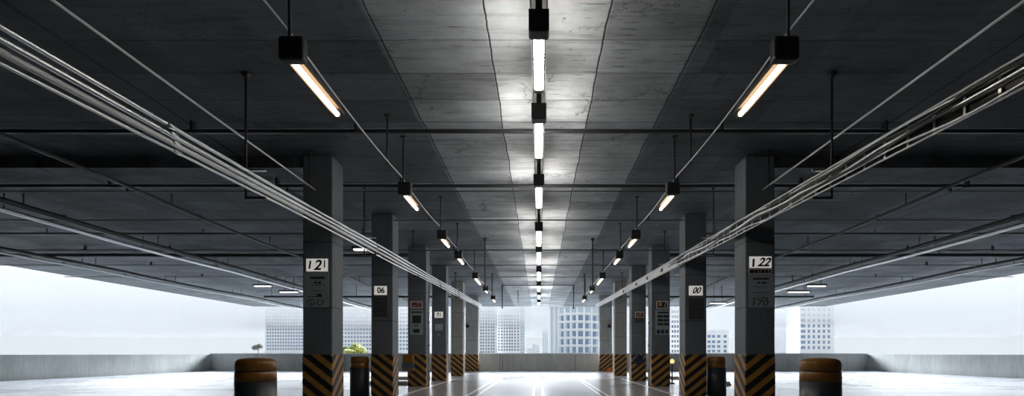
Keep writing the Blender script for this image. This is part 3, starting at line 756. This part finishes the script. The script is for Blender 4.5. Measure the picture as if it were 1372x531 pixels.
# ------------------------------------------------------------------ the city outside
M['facade'] = simple('white_facade', (.78, .79, .80), .7, 0, .03, .05)
M['facade_grey'] = simple('pale_grey_facade', (.66, .69, .71), .7, 0, .03, .05)
M['facade_far'] = simple('grey_block_render', (.45, .47, .49), .8, 0, .05, .05)
M['glass_navy'] = simple('navy_window_glass', (.012, .022, .05), .12, 0, .3, .05)
M['glass_blue'] = simple('blue_window_glass', (.07, .15, .28), .12, 0, .15, .05)
M['glass_pale'] = simple('pale_curtain_glass', (.42, .50, .56), .15, 0, .08, .05)
G0 = -9.0
def building(label, px0, px1, ptop, d, depth, wall, cols_px, rows_px, wpx, hpx, glass, extra=None, frame=None):
    x0, x1 = (px0 - CX) * d / F, (px1 - CX) * d / F
    zt_ = CAMZ + (HY - ptop) * d / F
    r = empty('office_building', ((x0 + x1) / 2, d, G0), label, 'building')
    wl = MB().box(x0, x1, d, d + depth, G0, zt_).build('wall', wall, r)
    cells_ = [(c, q) for q in rows_px for c in cols_px]
    cells_.sort(key=lambda t: -t[1])
    u = d / F
    proto = None
    for i, (c, q) in enumerate(cells_[:100]):
        loc = Vector(((c - CX) * u, d, CAMZ + (HY - q) * u))
        if proto is None:
            proto = MB().box(-wpx * u / 2, wpx * u / 2, -.12, .25, -hpx * u / 2, hpx * u / 2).build('window', glass)
            o = proto
        else:
            o = proto.copy(); C.objects.link(o)
        o.parent = wl; o.location = loc - Vector(r.location)
    if len(cells_) > 100:
        mb_ = MB()
        for c, q in cells_[100:]:
            X, Z = (c - CX) * u, CAMZ + (HY - q) * u
            mb_.box(X - wpx * u / 2, X + wpx * u / 2, d - .12, d + .25, Z - hpx * u / 2, Z + hpx * u / 2)
        tag(mb_.build('upper_windows', glass, wl), kind='stuff')
    MB().box(x0 - .4, x1 + .4, d - .4, d + depth + .4, zt_, zt_ + 1.2).build('roof_parapet', wall, r)
    return r
def fr_(a, b, st):
    out = []; v = a
    while v <= b: out.append(v); v += st
    return out
building('pale tower with small blue windows left of the nearest left column', 355, 413, 380, 600, 40, M['facade'], fr_(358.5, 411, 3.55), fr_(394, 472, 4.35), 2.3, 2.7, M['glass_blue'])
building('white tower seen between the left columns above the bush', 456, 549, 385, 640, 40, M['facade'], fr_(459, 547, 4.1), fr_(400, 472, 5.2), 2.6, 2.8, M['glass_blue'])
building('narrow tower with paired dark windows beside the far left column', 641, 663, 370, 560, 30, M['facade_grey'], [644.5, 647.7, 651.5, 654.9, 658.6, 661.5], fr_(418, 472, 4.15), 1.8, 2.5, M['glass_navy'])
b3 = building('white tower with rows of navy windows left of the open sky', 666, 697, 370, 600, 36, M['facade'], [668.4, 672.3, 675.8, 679.3, 683, 686.2, 690, 694.2], fr_(424, 472, 4.1), 2.0, 2.5, M['glass_navy'])
x0, x1 = (697 - CX) * 1.0, (703 - CX) * 1.0
MB().box(x0, x1, 600, 640, G0, CAMZ + 105).build('glass_corner', M['glass_pale'], b3)
for q in range(9):
    MB().box(x0 - .2, x1 + .2, 599.7, 601, CAMZ + 4 + q * 4.2, CAMZ + 4.7 + q * 4.2).build('floor_edge', M['facade'], b3)
# pale slim tower and far blocks
t = building('slim pale tower with vertical ribs right of the open sky', 726.5, 735.5, 440, 800, 18, M['facade_grey'], [], [], 1, 1, M['glass_pale'])
for q in (728, 730.5, 733):
    X = (q - CX) * 800 / F
    MB().box(X - .5, X + .5, 799.5, 801, G0, CAMZ + 34 * 800 / F).build('rib', M['glass_blue'], t)
for px0, px1, top, lab in ((706, 713, 467, 'lowest grey block on the skyline, left of the other two'), (713.5, 718, 461.5, 'tallest of the three far grey blocks on the skyline'), (718.5, 722.5, 463, 'rightmost of the three far grey blocks on the skyline')):
    building(lab, px0, px1, top, 1100, 20, M['facade_far'], [px0 + (px1 - px0) * q / 3 for q in (.6, 1.5, 2.4)], fr_(top + 2, 472, 3.2), .8, 1.2, M['glass_blue'])
# big glass tower on the right of the middle, gently curved: a row of facets with fins
d = 340.0; u = d / F
t = empty('office_building', ((769 - CX) * u, d, G0), 'large pale glass tower with white fins right of the open sky', 'building')
edges = [737, 742.5, 748, 755.5, 763, 771, 780, 790.5, 802]
def bulge(px): return d - 14 * math.sin(PI * (px - 737) / 75.0)
mb = MB()
for a, b in zip(edges, edges[1:]):
    mb.prism([], 0, 0) if False else None
    v = [((a - CX) * u, bulge(a)), ((b - CX) * u, bulge(b)), ((b - CX) * u, d + 30), ((a - CX) * u, d + 30)]
    lo = [mb.bm.verts.new((x, y, G0)) for x, y in v]; hi = [mb.bm.verts.new((x, y, CAMZ + 62)) for x, y in v]
    mb.bm.faces.new(hi)
    for q in range(4): mb.bm.faces.new((lo[q], lo[(q + 1) % 4], hi[(q + 1) % 4], hi[q]))
mb.build('curtain_wall', M['glass_pale'], t)
for i, a in enumerate(edges):
    X, Y = (a - CX) * u, bulge(a)
    MB().box(X - .55, X + .55, Y - .9, Y + .6, G0, CAMZ + 62).build('fin', M['facade'], t)
for a, b in zip(edges[2:], edges[3:]):
    for q in range(5):
        zz = CAMZ + (HY - 469.5 + q * 10.3) * u
        xa, xb, ya, yb = (a - CX) * u + 1.0, (b - CX) * u - 1.0, bulge(a), bulge(b)
        m_ = MB()
        v = [(xa, ya - .15), (xb, yb - .15), (xb, yb + .4), (xa, ya + .4)]
        hh = 6.6 * u / 2
        lo = [m_.bm.verts.new((x, y, zz - hh)) for x, y in v]; hi = [m_.bm.verts.new((x, y, zz + hh)) for x, y in v]
        m_.bm.faces.new(hi); m_.bm.faces.new(lo[::-1])
        for k_ in range(4): m_.bm.faces.new((lo[k_], lo[(k_ + 1) % 4], hi[(k_ + 1) % 4], hi[k_]))
        m_.build('window', M['glass_blue'], t)
for q in range(10):
    zz = CAMZ + (HY - 464 + q * 10.3) * u
    m_ = MB()
    for a, b in zip(edges[2:], edges[3:]):
        m_.tube([((a - CX) * u, bulge(a) - .2, zz), ((b - CX) * u, bulge(b) - .2, zz)], 1.0, 4)
    m_.build('floor_band', M['facade'], t)
building('narrow white tower with two columns of dark windows between second and third right columns', 897, 913, 412, 500, 20, M['facade'], [901, 904.5, 908], fr_(418, 472, 6.6), 2.3, 3.6, M['glass_navy'])
building('low white block with blue windows between nearest and second right columns', 946, 976.5, 444.5, 420, 24, M['facade'], [950, 956, 963, 971.5], [447.8 + 3.2, 458.3, 464.6, 470.8], 4.2, 3.6, M['glass_blue'])
building('plain white block with faint window rows right of the nearest right column', 1036, 1071, 405, 560, 30, M['facade'], [1060, 1063, 1066, 1069], [452.6, 460, 467], 1.6, 2.0, M['facade_far'])
building('white tower with blue windows at the right edge of the right bay', 1072, 1118, 398, 520, 30, M['facade'], [1074.5, 1077.5, 1083.7, 1090.3, 1097.2, 1104, 1110.5], fr_(415, 472, 7.3), 3.1, 4.2, M['glass_blue'])
x, y, z = P(979.5, 448, 200)
r = empty('lamp_post', (x, y, G0), 'thin pole standing outside beside the low white block', 'pole')
MB().tube([(x, y, G0), (x, y, z)], .12, 8).build('pole', M['facade_far'], r)
MB().box(x - .5, x + .2, y - .15, y + .15, z, z + .2).build('lamp_head', M['facade_far'], r)

# trees beyond the parapet
def leafmat(name, a, b):
    n = N(name); n.color(n.mix(n.ramp(n.noise(1.6, (1, 1, 1), 3), .3, .7), a, b)); n.rough(.7); return n.m
def tree(label, px, ptop, wpx, d, mat, seed, nl=2600, clumps=11):
    random.seed(seed)
    x, y, zt_ = P(px, ptop, d); u = d / F; R = wpx * u / 2
    r = empty('leafy_tree', (x, y, G0), label, 'tree')
    mb = MB(); cs = []
    for k_ in range(clumps):
        a = random.uniform(0, 2 * PI); q = random.uniform(.1, .75)
        h = (1 - q) * random.uniform(.7, 1.0)
        cs.append((Vector((x + R * q * math.cos(a), y + R * q * math.sin(a), zt_ - R * .45 - (R * .9) * (1 - h))), R * random.uniform(.33, .45)))
    for _ in range(nl):
        c, rr = random.choice(cs)
        n_ = Vector((random.gauss(0, 1), random.gauss(0, 1), random.gauss(0, 1))).normalized()
        p = c + n_ * rr * random.uniform(.75, 1.0)
        s = R * random.uniform(.05, .09)
        t1 = n_.orthogonal().normalized(); t1.rotate(Matrix.Rotation(random.uniform(0, 6.28), 3, n_)); t2 = n_.cross(t1)
        t1 = (t1 + n_ * random.uniform(-.5, .5)).normalized()
        mb.bm.faces.new([mb.bm.verts.new(p + w_) for w_ in (t1 * s, t2 * s * .55, -t1 * s, -t2 * s * .55)])
    mb.build('foliage', mat, r)
    tk = MB(); tk.tube([(x, y, G0), (x + .1, y, (G0 + zt_) / 2), (x, y, zt_ - R)], [R * .10, R * .075, R * .05], 10)
    for c, rr in cs[:6]: tk.tube([(x, y, zt_ - R * 1.5), tuple(c)], [R * .04, R * .015], 6)
    tk.build('trunk', simple('grey_bark', (.12, .10, .08), .9), r)
tree('rounded yellow green tree top between nearest and second left columns', 478, 455.5, 38, 62, leafmat('yellow_green_leaves', (.30, .30, .03), (.16, .20, .03)), 3)
tree('darker green tree top behind the yellow green one, nearest left column', 463, 460, 22, 66, leafmat('mid_green_leaves', (.07, .12, .03), (.12, .17, .04)), 4, 1600, 8)
tree('dark grey green tree top at the left edge beyond the parapet', 346, 458, 16, 120, leafmat('dark_green_leaves', (.05, .07, .05), (.09, .11, .08)), 9, 1600, 8)

# ------------------------------------------------------------------ morning haze over the city, and the low cloud above it
HZ = .245
def haze(name, y0, y1, z0, z1, dens, al):
    o = MB().box(-900, 900, y0, y1, z0, z1).build(name, None)
    m = bpy.data.materials.new(name); m.use_nodes = True
    t = m.node_tree; t.nodes.clear()
    out = t.nodes.new('ShaderNodeOutputMaterial'); v = t.nodes.new('ShaderNodeVolumeScatter')
    v.inputs['Color'].default_value = (al * .97, al * .985, al, 1); v.inputs['Density'].default_value = dens; v.inputs['Anisotropy'].default_value = 0
    ab = t.nodes.new('ShaderNodeVolumeAbsorption'); ab.inputs['Color'].default_value = (0, 0, 0, 1); ab.inputs['Density'].default_value = dens * (1 - al)
    sh = t.nodes.new('ShaderNodeAddShader')
    t.links.new(v.outputs[0], sh.inputs[0]); t.links.new(ab.outputs[0], sh.inputs[1])
    t.links.new(sh.outputs[0], out.inputs['Volume'])
    o.data.materials.clear(); o.data.materials.append(m)
    o['kind'] = 'stuff'
    return o
HAZE = True
if HAZE:
    tag(haze('haze', 70, 1000, G0 + .5, 33, .00042, HZ), 'pale haze hanging over the city beyond the parapet', 'haze')
    tag(haze('low_cloud', 300, 900, 33.5, 75, .007, HZ), 'low white cloud hiding the tops of the towers', 'cloud')
    SC.cycles.volume_bounces = 4
